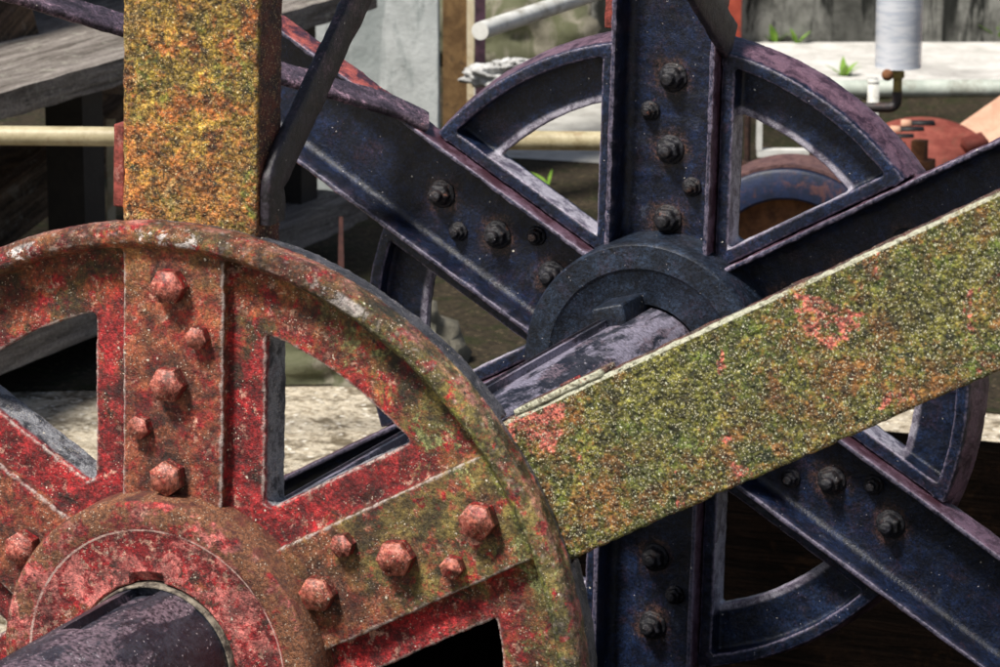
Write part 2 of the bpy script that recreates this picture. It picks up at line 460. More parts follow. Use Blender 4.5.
M_RED = m_red_iron('flaking red paint on cast iron')
M_HUB = m_red_iron('chalky red hub paint', hubby=True)
M_RBOLT = m_red_iron('rusted red bolt', bolt=True)
M_RCLIP = m_plain('rust red plate', (.10, .02, .014), (.30, .06, .045), .7, 60, .4, (.45, .22, .18), .5, .003)
M_GOLD = m_mossy('golden moss on rusty steel', True)
M_OLIVE = m_mossy('olive moss on rusty steel', False)
M_DARK = m_dark_iron('blue black iron', (.0026, .0056, .0175), (.018, .011, .021), (.22, .19, .26), .42, .14, flange=(.15, .085, .12))
M_DARKRED = m_dark_iron('blue black iron with a red flange', (.0026, .0056, .0175), (.018, .011, .021), (.22, .19, .26), .45, .14, flange=(.42, .10, .075))
M_DHUB = m_dark_iron('blue black hub', (.0075, .012, .022), (.020, .016, .026), (.20, .17, .24), .15, .06, rlo=.30, worn=False)
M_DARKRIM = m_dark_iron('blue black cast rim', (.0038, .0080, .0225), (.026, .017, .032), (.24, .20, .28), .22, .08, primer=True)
M_NUT = m_dark_iron('dark rusty nut', (.005, .005, .008), (.034, .018, .014), (.22, .16, .14), .2, .6, worn=False, rlo=.46)
M_BRACE = m_dark_iron('pitted purple black bar', (.010, .008, .012), (.075, .045, .060), (.20, .15, .18), .4, .3, rlo=.36, worn=False)
M_PINKBAR = m_dark_iron('faded mauve bar', (.040, .028, .040), (.30, .19, .24), (.50, .40, .46), .5, .2, rlo=.4, worn=False)
M_SHAFT = m_shaft()

# ------------------------------------------------------------------ the paddle wheel
PH = 1.6                        # the whole wheel stands turned by this many degrees
SPAN = 1.96
FRONT = RY(PH)
REAR = T(0, SPAN, 0) @ RY(PH) @ RZ(180)
wheel = thing('paddle_wheel', (0, 0, 0), 'rusty paddle wheel with red front flange, blue black rear flange and mossy steel arms', 'paddle wheel')

def wheel_body():
    bm = bmesh.new()
    lathe(bm, [(.545, .058), (.545, .020), (.549, .008), (.556, .001), (.566, 0), (.574, .004), (.579, .014), (.5785, .030), (.5745, .058)], 240)
    for k in range(6):                                            # deeper rim between the arm slots
        a0 = radians(60*k-30) + math.asin(.0985/.56); a1 = radians(60*k+30) - math.asin(.0985/.56)
        lathe(bm, [(.546, .050), (.5755, .050), (.565, .100), (.543, .100)], 44, a0=a0, a1=a1)
    lathe(bm, [(.462, .038), (.552, .038), (.552, .060), (.462, .060)], 200)
    lathe(bm, [(.112, .036), (.255, .036), (.255, .062), (.112, .062)], 120)
    for k in range(6):
        M = RY(-60*k-30)
        box(bm, .2, .50, .038, .060, -.122, .122, M)
        box(bm, .15, .560, .018, .057, -.072, .072, M)
        for s in (-1, 1):
            lo, hi = sorted((s*.0985, s*.1225))
            box(bm, .172, .553, .040, .100, lo, hi, M)
    me = to_mesh(bm, 'wheel_rough', 0)
    out = voxel(me, .0028, 3)
    roughen(out, .0012, 26, 1, .0005, 140)
    for p in out.polygons: p.use_smooth = True
    out.name = 'wheel'
    return out
WB = wheel_body(); WR = WB.copy()
roughen(WB, .0010, 62, 5)
w_front = link('wheel', WB, M_RED, wheel, FRONT, smooth=False)
w_front['label'] = 'red flaking cast iron wheel in front'
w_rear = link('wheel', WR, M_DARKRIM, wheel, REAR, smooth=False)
w_rear['label'] = 'blue black cast iron wheel behind'

def hub_mesh(R, y0, st=.0035, deep=False):
    bm = bmesh.new()
    prof = [(.1145, .150), (.1145, y0+.016), (.1145, y0+.0065), (.117, y0+st), (R-.042, y0+st), (R-.036, y0), (R-.010, y0), (R-.004, y0+.002), (R, y0+.007), (R+.002, .050), (R-.006, .070), (R-.012, .142), (R-.020, .150)]
    if deep: prof = [(.1145, .171), (.1145, y0), (R-.004, y0), (R, y0+.006), (R+.002, .050), (R-.001, .160), (R-.002, .171), (R-.006, .176), (.178, .176), (.174, .1725)]
    vs = lathe(bm, prof, 180)
    for v in vs:                                                   # keyseat cut in the bore
        a = math.degrees(atan2(v.co.z, v.co.x)); r = hypot(v.co.x, v.co.z)
        if 84.5 < a < 108.5 and r < .119 and v.co.y < y0+.012:
            k = (.128 if r < .1155 else .1295)/r; v.co.x *= k; v.co.z *= k
    me = to_mesh(bm, 'hub', 40)
    return me
HB = hub_mesh(.2245, -.027)
h_f = link('hub', HB, M_HUB, w_front); h_f['label'] = 'round chalky red hub'
h_r = link('hub', hub_mesh(.2245, -.027, .0012, True), M_DHUB, w_rear)

bm = bmesh.new(); lathe(bm, [(.1087, .14), (.1087, -.028), (.110, -.0295), (.1115, -.0295), (.1128, -.026), (.1128, .14)], 120)
M_BUSH = m_plain('grimy pale bush', (.05, .042, .035), (.30, .26, .20), .6, 60, .4, (.02, .016, .016), .9, .002)
link('bush', to_mesh(bm, 'bush', 40), M_BUSH, w_front)
# --- shaft with keyway
def shaft_mesh():
    bm = bmesh.new()
    R, K = .1085, .0965
    ks, ke = 85, 108
    rows = [(-1.35, 0), (-.215, 0), (-.213, 1), (-.014, 1), (-.012, 0), (.16, 0), (.162, 1), (.40, 1), (.8, 1), (1.3, 1), (1.70, 1), (1.86, 1), (1.862, 0), (2.35, 0)]
    angs = [(a, 0) for a in range(ke+4, ks+360-3, 4)]
    seq = [(ke, 0)] + angs + [(ks+360, 0), (ks+360, 1)] + [(ks+360+d, 1) for d in (5, 10, 16)] + [(ke+360, 1)]
    rings = []
    for y, notch in rows:
        ring = []
        for a, dn in seq:
            r = K if (dn and notch) else R
            if dn and not notch: r = R
            aa = radians(a)
            ring.append(bm.verts.new((r*cos(aa), y, r*sin(aa))))
        rings.append(ring)
    n = len(seq)
    for A, B in zip(rings[:-1], rings[1:]):
        for i in range(n):
            j = (i+1) % n
            bm.faces.new((A[i], A[j], B[j], B[i]))
    bm.faces.new(rings[0]); bm.faces.new(list(reversed(rings[-1])))
    bmesh.ops.remove_doubles(bm, verts=bm.verts, dist=1e-5)
    return to_mesh(bm, 'shaft', 30)
shaft = link('shaft', shaft_mesh(), M_SHAFT, wheel, RY(PH)); shaft['label'] = 'thick black shaft with a keyway'
# raised lip along the far keyway and the key heads
bm = bmesh.new(); box(bm, -.004, .004, .20, 1.74, .098, .1125, RY(-27)); bevel(bm, .002, 2)
lip = link('key_bar', to_mesh(bm, 'key_bar'), M_BRACE, wheel, RY(PH))
bm = bmesh.new(); box(bm, -.030, .030, 1.69, 1.83, .085, .131, RY(-16)); bevel(bm, .006, 3); me = to_mesh(bm, 'key')
key = link('key', me, M_DHUB, wheel, RY(PH)); key['label'] = 'square key head driven beside the shaft'

# --- arms: rolled channels
def arm_mesh(r0, r1, name, step=.012, nw=4):
    W, D, tw, tf = .0955, .0715, .010, .012
    prof = []                                                     # (s, y): web outer face at y=.060, flanges towards +y
    y0 = .0605
    def arc(cs, cy, r, a0, a1, n=4):
        return [(cs+r*cos(radians(a0+(a1-a0)*i/n)), cy+r*sin(radians(a0+(a1-a0)*i/n))) for i in range(n+1)]
    half = []
    half += [(W*.93*k/nw, y0) for k in range(nw)]
    half += arc(W-.005, y0+.005, .005, -90, 0)
    half += [(W, y0+.025), (W, y0+.05)]
    half += arc(W-.003, y0+D-.003, .003, 0, 90, 2)
    half += arc(W-tf*.75+.003, y0+D-.003, .003, 90, 180, 2)
    half += [(W-tf*.9, y0+D*.6)]
    half += arc(W-tf-.016, y0+tw+.016, .016, 0, -90, 5)
    half += [(W*.5, y0+tw), (0, y0+tw)]
    other = [(-s, y) for s, y in reversed(half[1:-1])]
    prof = half + other
    bm = bmesh.new()
    n = max(2, int((r1-r0)/step)); rings = []
    for i in range(n+1):
        x = r0+(r1-r0)*i/n
        rings.append([bm.verts.new((x, y, s)) for s, y in prof])
    m = len(prof)
    for A, B in zip(rings[:-1], rings[1:]):
        for j in range(m):
            k = (j+1) % m
            bm.faces.new((A[j], A[k], B[k], B[j]))
    bm.faces.new(rings[0]); bm.faces.new(list(reversed(rings[-1])))
    me = to_mesh(bm, name, 60)
    roughen(me, .0014, 22, r1*10, .0006, 120)
    if nw > 6: roughen(me, .0011, 75, 3, .0008, 190)
    return me
ARM_L = arm_mesh(.200, 2.15, 'arm', .0055, 18); ARM_M = arm_mesh(.200, 1.05, 'arm', .008, 8); ARM_S = arm_mesh(.200, 1.28, 'arm')

BIG = [.5, .372, .248]
SMALL = [(.4373, -.040), (.3098, .0425)]                           # radius, offset seen from the outer face

def hexhead(R, h, name, dome=.25):
    bm = bmesh.new()
    ring = [(R*cos(pi/3*i), R*sin(pi/3*i)) for i in range(6)]
    b = [bm.verts.new((x, 0.004, z)) for x, z in ring]; f = [bm.verts.new((x, -h, z)) for x, z in ring]
    bm.faces.new(b); bm.faces.new(list(reversed(f)))
    for i in range(6): bm.faces.new((b[i], b[(i+1) % 6], f[(i+1) % 6], f[i]))
    bevel(bm, R*.07, 2, 20)
    refine(bm, R*.25)
    for v in bm.verts:
        d = hypot(v.co.x, v.co.z)/R
        if v.co.y < -h*.8: v.co.y -= (1-d*d)*h*.03
    me = to_mesh(bm, name, 0)
    me.shade_smooth() if False else None
    for p in me.polygons: p.use_smooth = abs(p.normal.y) > .97
    roughen(me, R*.012, 1.2/R*.9, R*900, R*.007, 7/R*.8)
    return me
HEX_B = [hexhead(.0238, .021, 'bolt'), hexhead(.0243, .0215, 'bolt'), hexhead(.0232, .020, 'bolt')]
HEX_S = [hexhead(.0152, .016, 'bolt'), hexhead(.0158, .015, 'bolt')]

def nut_mesh(R, name):
    bm = bmesh.new()
    solid_lathe(bm, [(0, .002), (R*1.28, .002), (R*1.28, -.003), (R*1.2, -.005), (R*.9, -.0055), (R*.9, -.006), (0, -.006)], 28, 'Y')
    ring = [(R*cos(pi/3*i+.3), R*sin(pi/3*i+.3)) for i in range(6)]
    b = [bm.verts.new((x, -.002, z)) for x, z in ring]; f = [bm.verts.new((x, -R*.95, z)) for x, z in ring]
    g = [bm.verts.new((x*.82, -R*1.08, z*.82)) for x, z in ring]
    for i in range(6):
        j = (i+1) % 6
        bm.faces.new((b[i], b[j], f[j], f[i])); bm.faces.new((f[i], f[j], g[j], g[i]))
    bm.faces.new(list(reversed(g))); bm.faces.new(b)
    solid_lathe(bm, [(0, -.004), (R*.55, -.004), (R*.55, -R*1.65), (R*.46, -R*1.78), (0, -R*1.82)], 20, 'Y')
    me = to_mesh(bm, name, 0)
    me2 = voxel(me, R*.085, 4)
    for p in me2.polygons: p.use_smooth = True
    roughen(me2, R*.07, 2/R, R*500)
    me2.name = name
    return me2
NUT_B = nut_mesh(.0205, 'nut'); NUT_S = nut_mesh(.0140, 'nut')

arms = {}
rnd = random.Random(3)
for th in (30, 90, 150, 210, 270, 330):
    lng = th in (30, 90, 150)
    # front
    M = FRONT @ RY(-th)
    a = link('arm', ARM_L if lng else ARM_S, {90: M_GOLD, 30: M_OLIVE}.get(th, M_OLIVE), wheel, M, smooth=True)
    a['label'] = {90: 'upright steel arm crusted with golden moss', 30: 'slanting steel arm crusted with olive moss'}.get(th, 'mossy steel arm of the red wheel')
    arms['f', th] = a
    if th in (90, 30, 150):
        for i, r in enumerate(BIG):
            b = link('bolt', rnd.choice(HEX_B), M_RBOLT, smooth=False); attach(b, w_front, FRONT, M @ T(r, .018, 0) @ RY(rnd.uniform(0, 60)))
        for r, o in SMALL:
            b = link('bolt', rnd.choice(HEX_S), M_RBOLT, smooth=False); attach(b, w_front, FRONT, M @ T(r, .018, o) @ RY(rnd.uniform(0, 60)))
    # rear
    M = REAR @ RY(-(180-th))
    a = link('arm', ARM_M if th == 150 else ARM_L if lng else ARM_S, M_DARKRED if th == 150 else M_DARK, wheel, M, smooth=True)
    a['label'] = 'blue black steel arm of the rear wheel'
    arms['r', th] = a
    if th in (90, 150, 330, 30, 270):
        Ma = M
        for i, r in enumerate(BIG):
            if th == 30 and i != 0: continue
            # the nuts sit on the inside of the channel web
            b = link('nut', NUT_B, M_NUT); attach(b, a, M, M @ T(r, .0705, 0) @ RX(180) @ RY(rnd.uniform(0, 60)))
        for r, o in SMALL:
            if th == 30: continue
            b = link('nut', NUT_S, M_NUT); attach(b, a, M, M @ T(r, .0705, o) @ RX(180) @ RY(rnd.uniform(0, 60)))

# --- braces: flat bars in the plane of an arm's flange, from the foot of one arm to the tip of its opposite
def bar(name, pts, width, thick, mat, nrm, parent, label=None, seed=1, base_w=0, base_len=-1):
    """pts: centre line; nrm: direction of the thickness"""
    nrm = Vector(nrm).normalized()
    bm = bmesh.new(); rings = []
    P = [Vector(p) for p in pts]
    dense = []
    for a, b in zip(P[:-1], P[1:]):
        k = max(1, int((b-a).length/.012))
        dense += [a.lerp(b, i/k) for i in range(k)]
    dense.append(P[-1])
    for i, p in enumerate(dense):
        d = (dense[min(i+2, len(dense)-1)]-dense[max(i-2, 0)]).normalized()
        w = nrm.cross(d).normalized()
        ring = []
        c = .003
        for u, v in ((-1,-.5),(-.5,-1),(.5,-1),(1,-.5),(1,.5),(.5,1),(-.5,1),(-1,.5)):
            wd = width if (p-P[0]).length > base_len else base_w
            uu = u*wd/2 if abs(u) == 1 else (wd/2-c)*(1 if u > 0 else -1)
            vv = v*thick/2 if abs(v) == 1 else (thick/2-c*.8)*(1 if v > 0 else -1)
            ring.append(bm.verts.new(p + w*uu + nrm*vv))
        rings.append(ring)
    for A, B in zip(rings[:-1], rings[1:]):
        for j in range(8): bm.faces.new((A[j], A[(j+1) % 8], B[(j+1) % 8], B[j]))
    bm.faces.new(rings[0]); bm.faces.new(list(reversed(rings[-1])))
    bmesh.ops.subdivide_edges(bm, edges=[e for e in bm.edges if e.calc_length() > .016 and len(e.link_faces) == 2 and all(len(f.verts) == 4 for f in e.link_faces)], cuts=2, use_grid_fill=True)
    me = to_mesh(bm, name, 60); roughen(me, .0016, 40, seed, .0010, 150)
    o = link(name, me, mat, parent, FRONT)
    if label: o['label'] = label
    return o
XR = .0955+.0075
bar('brace', [(XR, .093, .578), (XR, .094, .630), (XR, .118, .655), (XR, .341, .835), (XR, 1.90, 2.105)], .055, .014, M_BRACE, (1, 0, 0), wheel, 'pitted black bar slanting up from the foot of the golden arm', 2, .050, .058)
bar('brace', [(XR, 1.885, .572), (XR, 1.84, .600), (XR, 1.66, .715), (XR, .3, 2.0)], .070, .014, M_BRACE, (1, 0, 0), wheel, 'flat bar fixed to the upright arm of the rear wheel', 3)
a150 = radians(150); e150 = Vector((cos(a150), 0, sin(a150))); n150 = Vector((sin(a150), 0, -cos(a150)))
def q150(r, y): return e150*r + n150*(.0955+.0075) + Vector((0, y, 0))
bar('brace', [q150(.585, 1.868), q150(.64, 1.84), q150(.80, 1.635), q150(2.0, .17)], .070, .014, M_PINKBAR, n150, wheel, 'faded mauve bar from the rear wheel towards the upper left', 4)
# short clip plates on the other flanges
def clip(M, x0, x1, s, y0, y1, mat, bolt_mat, par, t1=.104):
    bm = bmesh.new(); lo, hi = sorted((s*.0952, s*t1))
    box(bm, x0, x1, y0, y1, lo, hi, M); bevel(bm, .003, 2); refine(bm, .02)
    me = to_mesh(bm, 'clip_plate', 60); roughen(me, .001, 60, x0*9)
    o = link('clip_plate', me, mat, par)
    Mb = M @ T((x0+x1)/2+.012, (y0+y1)/2, s*(t1-.001)) @ RX(90 if s > 0 else -90)
    bm = bmesh.new(); me = None
    b = link('bolt', HEX_S[0], bolt_mat, o, Mb)
    return o
clip(FRONT @ RY(-90), .582, .690, 1, .064, .112, M_RCLIP, M_RBOLT, wheel, .111)
clip(FRONT @ RY(-30), .582, .715, 1, .060, .110, M_OLIVE, M_RBOLT, wheel)
clip(REAR @ RY(-90), .582, .660, -1, .064, .112, M_RCLIP, M_RCLIP, wheel, .116)

# ------------------------------------------------------------------ camera
CAM = Vector((2.1051, -3.9345, 1.4515)); YAW, PITCH, F = .3935, -.2242, 3.5826
fw = Vector((-sin(YAW)*cos(PITCH), cos(YAW)*cos(PITCH), sin(PITCH)))
rt = Vector((cos(YAW), sin(YAW), 0)); up = rt.cross(fw)
cd = bpy.data.cameras.new('camera'); cam = bpy.data.objects.new('camera', cd); COL.objects.link(cam)
cam.matrix_world = Matrix(((rt.x, up.x, -fw.x, CAM.x), (rt.y, up.y, -fw.y, CAM.y), (rt.z, up.z, -fw.z, CAM.z), (0, 0, 0, 1)))
cd.sensor_width = 36; cd.lens = 36*F; cd.clip_start = .1; cd.clip_end = 2000
cd.dof.use_dof = True; cd.dof.focus_distance = 5.3; cd.dof.aperture_fstop = 15
S.camera = cam
def at(px, py, D): return CAM + (fw + rt*((px-500)/3582.6) - up*((py-333.5)/3582.6))*D      # a measured point of the photo at a distance
def on(px, py, h=.7):
    d = fw + rt*((px-500)/3582.6) - up*((py-333.5)/3582.6)
    return CAM + d*((-h-CAM.z)/d.z)

# ------------------------------------------------------------------ the setting
G = -.70
M_GRAVEL = m_ground('pale gravel with dry straw', (.24, .19, .125), (.60, .53, .41), (.085, .062, .032))
M_SOIL = m_ground('dark damp soil', (.012, .009, .006), (.045, .034, .020), (.020, .024, .007))
M_SLAB = m_concrete('pale concrete slab', (.40, .39, .36), (.60, .58, .55), (.16, .155, .145), .75, False)
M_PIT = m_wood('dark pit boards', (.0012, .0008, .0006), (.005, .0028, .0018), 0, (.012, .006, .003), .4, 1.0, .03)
def sheet(name, x0, x1, y0, y1, z, mat, M=None, sub=0):
    bm = bmesh.new()
    vs = [bm.verts.new(v) for v in ((x0, y0, z), (x1, y0, z), (x1, y1, z), (x0, y1, z))]
    bm.faces.new(vs)
    if sub: refine(bm, sub)
    me = to_mesh(bm, name, 0)
    o = link(name, me, mat, None, M, smooth=False); o['kind'] = 'structure'
    return o
PX0, PX1, PY0, PY1 = -1.28, 1.9, -1.0, 4.16
bm = bmesh.new()
for x0, x1, y0, y1 in ((-150, PX0, -150, 300), (PX1, 150, -150, 300), (PX0, PX1, -150, PY0), (PX0, PX1, PY1, 300)):
    bm.faces.new([bm.verts.new(v) for v in ((x0, y0, G), (x1, y0, G), (x1, y1, G), (x0, y1, G))])
bmesh.ops.remove_doubles(bm, verts=bm.verts, dist=1e-5)
g = link('ground', to_mesh(bm, 'ground', 0), M_GRAVEL, smooth=False); g['kind'] = 'structure'
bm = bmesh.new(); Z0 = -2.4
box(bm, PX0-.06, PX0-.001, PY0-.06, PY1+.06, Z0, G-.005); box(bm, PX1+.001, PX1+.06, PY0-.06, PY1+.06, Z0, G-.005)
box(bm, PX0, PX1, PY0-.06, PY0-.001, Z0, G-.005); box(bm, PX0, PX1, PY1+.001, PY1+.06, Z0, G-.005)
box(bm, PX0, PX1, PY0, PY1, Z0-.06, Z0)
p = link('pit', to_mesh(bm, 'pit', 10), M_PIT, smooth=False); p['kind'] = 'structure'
# soil yard behind the pit
bm = bmesh.new()
bm.faces.new([bm.verts.new(v) for v in ((-6, 1.83, G+.004), (PX0-.01, 4.26, G+.004), (PX0-.01, 4.42, G+.004), (6, 4.42, G+.004), (6, 12.6, G+.004), (-6, 8.6, G+.004))])
s = link('soil', to_mesh(bm, 'soil', 0), M_SOIL, smooth=False); s['kind'] = 'structure'

RT = Matrix(((rt.x, -rt.y, 0, 0), (rt.y, rt.x, 0, 0), (0, 0, 1, 0), (0, 0, 0, 1)))     # square to the shed behind
def yard(px, py): 
    v = on(px, py); v = RT.inverted() @ v; return v.x, v.y
x0, yb = yard(500, 112); x1, yw = yard(900, 45)
bm = bmesh.new()
far = RT @ Vector((x0+6, yw+.1, 0)); fal = RT @ Vector((yard(660, 45)[0], yw+.1, 0))
pl = [on(640, 108), on(1080, 94)]
bm.faces.new([bm.verts.new((v.x, v.y, G+.012)) for v in pl] + [bm.verts.new((far.x, far.y, G+.012)), bm.verts.new((fal.x, fal.y, G+.012))])
bm2 = bmesh.new(); f2 = RT @ Vector((yard(662, 45)[0], yw+.1, 0)); f3 = RT @ Vector((yard(470, 45)[0], yw+.1, 0))
pl2 = [on(478, 158), on(612, 166), on(645, 108)]
bm2.faces.new([bm2.verts.new((v.x, v.y, G+.008)) for v in pl2] + [bm2.verts.new((f2.x, f2.y, G+.008)), bm2.verts.new((f3.x, f3.y, G+.008))])
M_PATH = m_concrete('grey brushed concrete', (.30, .29, .26), (.46, .45, .41), (.16, .15, .13), .4, False)
o = link('path', to_mesh(bm2, 'path', 0), M_PATH, smooth=False); o['kind'] = 'structure'
o = link('concrete_slab', to_mesh(bm, 'concrete_slab', 0), M_SLAB, smooth=False); o['kind'] = 'structure'

# ------------------------------------------------------------------ back wall, pillar, posts
M_WALL = m_concrete('weathered grey concrete', (.075, .075, .066), (.20, .20, .18), (.010, .011, .009), 1.0)
M_PILLAR = m_concrete('pale washed concrete', (.42, .45, .44), (.58, .61, .60), (.17, .21, .205), .5)
def solid(name, x0, x1, y0, y1, z0, z1, mat, M=None, bev=.008, rough=0, sub=.12, label=None, cat=None, parent=None, group=None):
    bm = bmesh.new(); box(bm, x0, x1, y0, y1, z0, z1)
    if bev: bevel(bm, bev, 2)
    if rough: refine(bm, sub)
    me = to_mesh(bm, name, 40)
    if rough: roughen(me, rough, 3/sub*.5, x0*3+z0)
    o = link(name, me, mat, parent, M, smooth=False)
    return tag(o, label, cat, group)
def wbase(px, py): 
    x, y = yard(px, py); return x, y
wx0, wy = wbase(500, 45); wx1, _ = wbase(1000, 45)
solid('wall', wx0-1.2, wx1+1.5, wy, wy+.25, G, G+2.6, M_WALL, RT, .01, .004, .15, 'stained grey concrete wall behind the bright slab', 'wall')
def rtp(px, py, D):
    v = RT.inverted() @ at(px, py, D); return v
D = 11.6
a = rtp(316, 100, D); b = rtp(438, 100, D)
solid('pillar', a.x, b.x, a.y, a.y+.35, G, 1.9, M_PILLAR, RT, .012, .003, .12, 'pale washed concrete pillar between the timbers and brown post', 'pillar')
D = 11.2
a = rtp(443, 100, D); b = rtp(467, 100, D)
M_BROWNP = m_plain('brown weathered post', (.10, .055, .022), (.20, .12, .05), .7, 20, .3, (.04, .025, .015), .7)
bp = solid('post', a.x, b.x, a.y, a.y+.09, G, 1.9, M_BROWNP, RT, .004, .0015, .1, 'brown weathered square post right of the pale pillar', 'post')
M_CREAM = m_plain('cream lit edge and post', (.55, .46, .30), (.66, .58, .42), .6, 20, .3, (.25, .15, .06), .5)
c = rtp(474, 100, D)
st = solid('lit_edge_strip', b.x, c.x, a.y-.012, a.y+.06, G, 1.9, M_CREAM, RT, .003, parent=None)  # cream strip painting the light that catches the post's right edge
st.parent = bp; st.matrix_parent_inverse = bp.matrix_world.inverted()
D = 10.8
a = rtp(475, 100, D); b = rtp(485.5, 100, D)
M_PURP = m_plain('dark purple painted steel', (.030, .014, .022), (.075, .035, .055), .55, 20, .4, (.10, .045, .05), .5)
solid('post', a.x, b.x, a.y, a.y+.035, G, 1.9, M_PURP, RT, .003, .001, .1, 'slim dark purple steel post beside the brown post', 'post')
D = 13.3
a = rtp(754, 30, D); b = rtp(769, 30, D)
M_REDPOST = m_plain('flaking orange red paint', (.20, .026, .014), (.33, .06, .032), .7, 16, .3, (.10, .03, .02), .7)
solid('post', a.x, b.x, wy-.10, wy-.045, G+.012, 1.4, M_REDPOST, RT, .004, .002, .08, 'orange red flaking post standing against the grey wall', 'post')

# ------------------------------------------------------------------ pipes
def pipe(name, pts, r, mat, label, cat, n=24):
    bm = bmesh.new(); tube(bm, pts, r, n); o = link(name, to_mesh(bm, name, 40), mat)
    return tag(o, label, cat)
M_TANP = m_plain('tan galvanised pipe', (.30, .25, .14), (.46, .40, .25), .42, 14, .5, (.20, .11, .04), .45)
M_WHITEP = m_plain('chalky white pipe', (.50, .50, .46), (.66, .66, .62), .55, 14, .4, (.20, .17, .12), .6)
M_GREENP = m_plain('grey green pipe', (.34, .38, .33), (.48, .52, .46), .5, 12, .4, (.16, .13, .09), .4)
rail = thing('handrail', at(620, 300, 8.2)*1, 'tan horizontal pipe rail passing behind the rear wheel', 'handrail')
rail.location = (at(640, 142, 8.2).x, at(640, 142, 8.2).y, G)
bpy.context.view_layer.update()
def sub(o, par):
    o.parent = par; o.matrix_parent_inverse = par.matrix_world.inverted(); return o
bm = bmesh.new(); p0 = at(-140, 134.2, 8.2); p1 = at(652, 141.5, 8.2); tube(bm, [p0, p0.lerp(p1, .5), p1], .0225)
sub(link('rail', to_mesh(bm, 'rail', 40), M_TANP), rail)
for q in (p0.lerp(p1, .03), p0.lerp(p1, .985)):
    bm = bmesh.new(); tube(bm, [(q.x, q.y, G), (q.x, q.y, q.z-.001)], .020); sub(link('post', to_mesh(bm, 'post', 40), M_TANP), rail)
p0 = at(480, 31, 9.6)
pipe('pipe', [p0, p0+Vector((0, 3.4, 0))], .0245, M_WHITEP, 'chalky white pipe running back from the purple post', 'pipe')
p0 = at(815, 89, 11.6); p1 = at(1120, 88, 11.6)
lp = pipe('pipe', [p0, p0.lerp(p1, .5), p1], .029, M_GREENP, 'long grey green pipe lying level above the dark gravel', 'pipe')
bpy.context.view_layer.update()
q = p0.lerp(p1, .985); 
bm = bmesh.new(); box(bm, q.x-.03, q.x+.03, q.y-.03, q.y+.03, G, q.z-.02); bevel(bm, .004); sub(link('pipe_support', to_mesh(bm, 'pipe_support'), M_WALL), lp)
# white stake carrying the pipe
a = at(873.5, 84, 11.45); 
bm = bmesh.new(); box(bm, -.018, .018, -.006, .006, G, a.z); box(bm, -.018, .018, -.006, .07, a.z, a.z+.010)
bevel(bm, .002); o = link('stake', to_mesh(bm, 'stake'), M_WHITEP, None, T(a.x, a.y, 0) @ RZ(20)); tag(o, 'short white metal stake with bent top in front of the pipe', 'stake')

# ------------------------------------------------------------------ timber steps at the left
M_GREYW = m_wood('silvery weathered timber', (.10, .085, .072), (.28, .25, .225), 1, (.36, .35, .29), .6)
M_BRWNW = m_wood('brown weathered timber', (.10, .055, .035), (.24, .15, .10), 1, (.26, .2, .16), .5)
M_DARKW = m_wood('dark oiled timber', (.035, .023, .014), (.16, .10, .060), 1, (.24, .19, .14), .5)
M_DARKX = m_wood('dark split timber', (.05, .032, .020), (.26, .17, .11), 0, (.34, .28, .22), .6)
M_RUSTY = m_plain('dark rust red rod', (.025, .008, .007), (.07, .022, .016), .7, 40, .4)
M_BLACKW = m_plain('black tarred post', (.006, .006, .007), (.014, .013, .013), .6, 20, .4)
steps = thing('timber_steps', (-2.3, 3.4, G), 'weathered open timber steps with silvery treads behind the golden arm', 'steps')
bpy.context.view_layer.update()
def plank(name, x0, x1, z0, z1, mat, y0=.5, y1=4.8, rough=.006):
    o = solid(name, x0, x1, y0, y1, z0, z1, mat, None, .010, rough, .09)
    return sub(o, steps)
plank('tread', -2.686, -2.301, -0.602, -0.525, M_GREYW, 0.943, 5.651)
plank('tread', -2.983, -2.301, 0.025, 0.091, M_GREYW, 0.943, 5.728)
plank('tread', -3.621, -2.796, 0.471, 0.548, M_BRWNW, 0.943, 5.563)
plank('riser', -2.785, -2.73, G, -0.607, M_DARKW, 0.943, 5.563)
plank('riser', -3.093, -3.027, 0.119, 0.449, M_DARKW, 0.943, 5.453)
plank('bearer', -2.543, -2.411, -0.277, 0.014, M_DARKW, 0.943, 3.198)
for yy in (4.177, 5.475):
    o = solid('leg', -2.521, -2.411, yy-.055, yy+.055, -.524, .022, M_BLACKW, None, .006); sub(o, steps)
plank('back_board', -3.885, -3.83, -0.431, 0.955, M_DARKW, 0.943, 7.103)
def beam(name, p0, p1, w, h, mat, par):
    p0, p1 = Vector(p0), Vector(p1); d = p1-p0; L = d.length; x = d.normalized()
    y = Vector((0, 0, 1)).cross(x).normalized(); z = x.cross(y)
    M = Matrix(((x.x, y.x, z.x, p0.x), (x.y, y.y, z.y, p0.y), (x.z, y.z, z.z, p0.z), (0, 0, 0, 1)))
    bm = bmesh.new(); box(bm, 0, L, -w/2, w/2, -h/2, h/2); bevel(bm, .006, 2); refine(bm, .07)
    me = to_mesh(bm, name, 50); roughen(me, .006, 9, L*3)
    return sub(link(name, me, mat, None, M, smooth=False), par)
beam('brace', at(-60, 262, 10.23), at(128, 118, 10.89), .07, .16, M_DARKX, steps)
beam('brace', at(-60, 168, 10.56), at(124, 148, 11.22), .05, .17, M_DARKX, steps)
beam('brace', at(-40, 58, 10.23), at(118, 96, 11.00), .05, .10, M_DARKX, steps)
beam('post', at(112, 232, 10.29), at(111, 120, 10.29), .022, .022, M_CREAM, steps)
beam('post', at(341, 300, 9.79), at(341, 216, 9.79), .014, .014, M_RUSTY, steps)
# slanting stringer
bm = bmesh.new(); box(bm, -.03, .03, -1.2, .9, -.09, .09); bevel(bm, .008); me = to_mesh(bm, 'stringer')
o = link('stringer', me, M_DARKW, None, T(-2.763, 3.638, -0.255) @ RX(24), smooth=False); sub(o, steps)

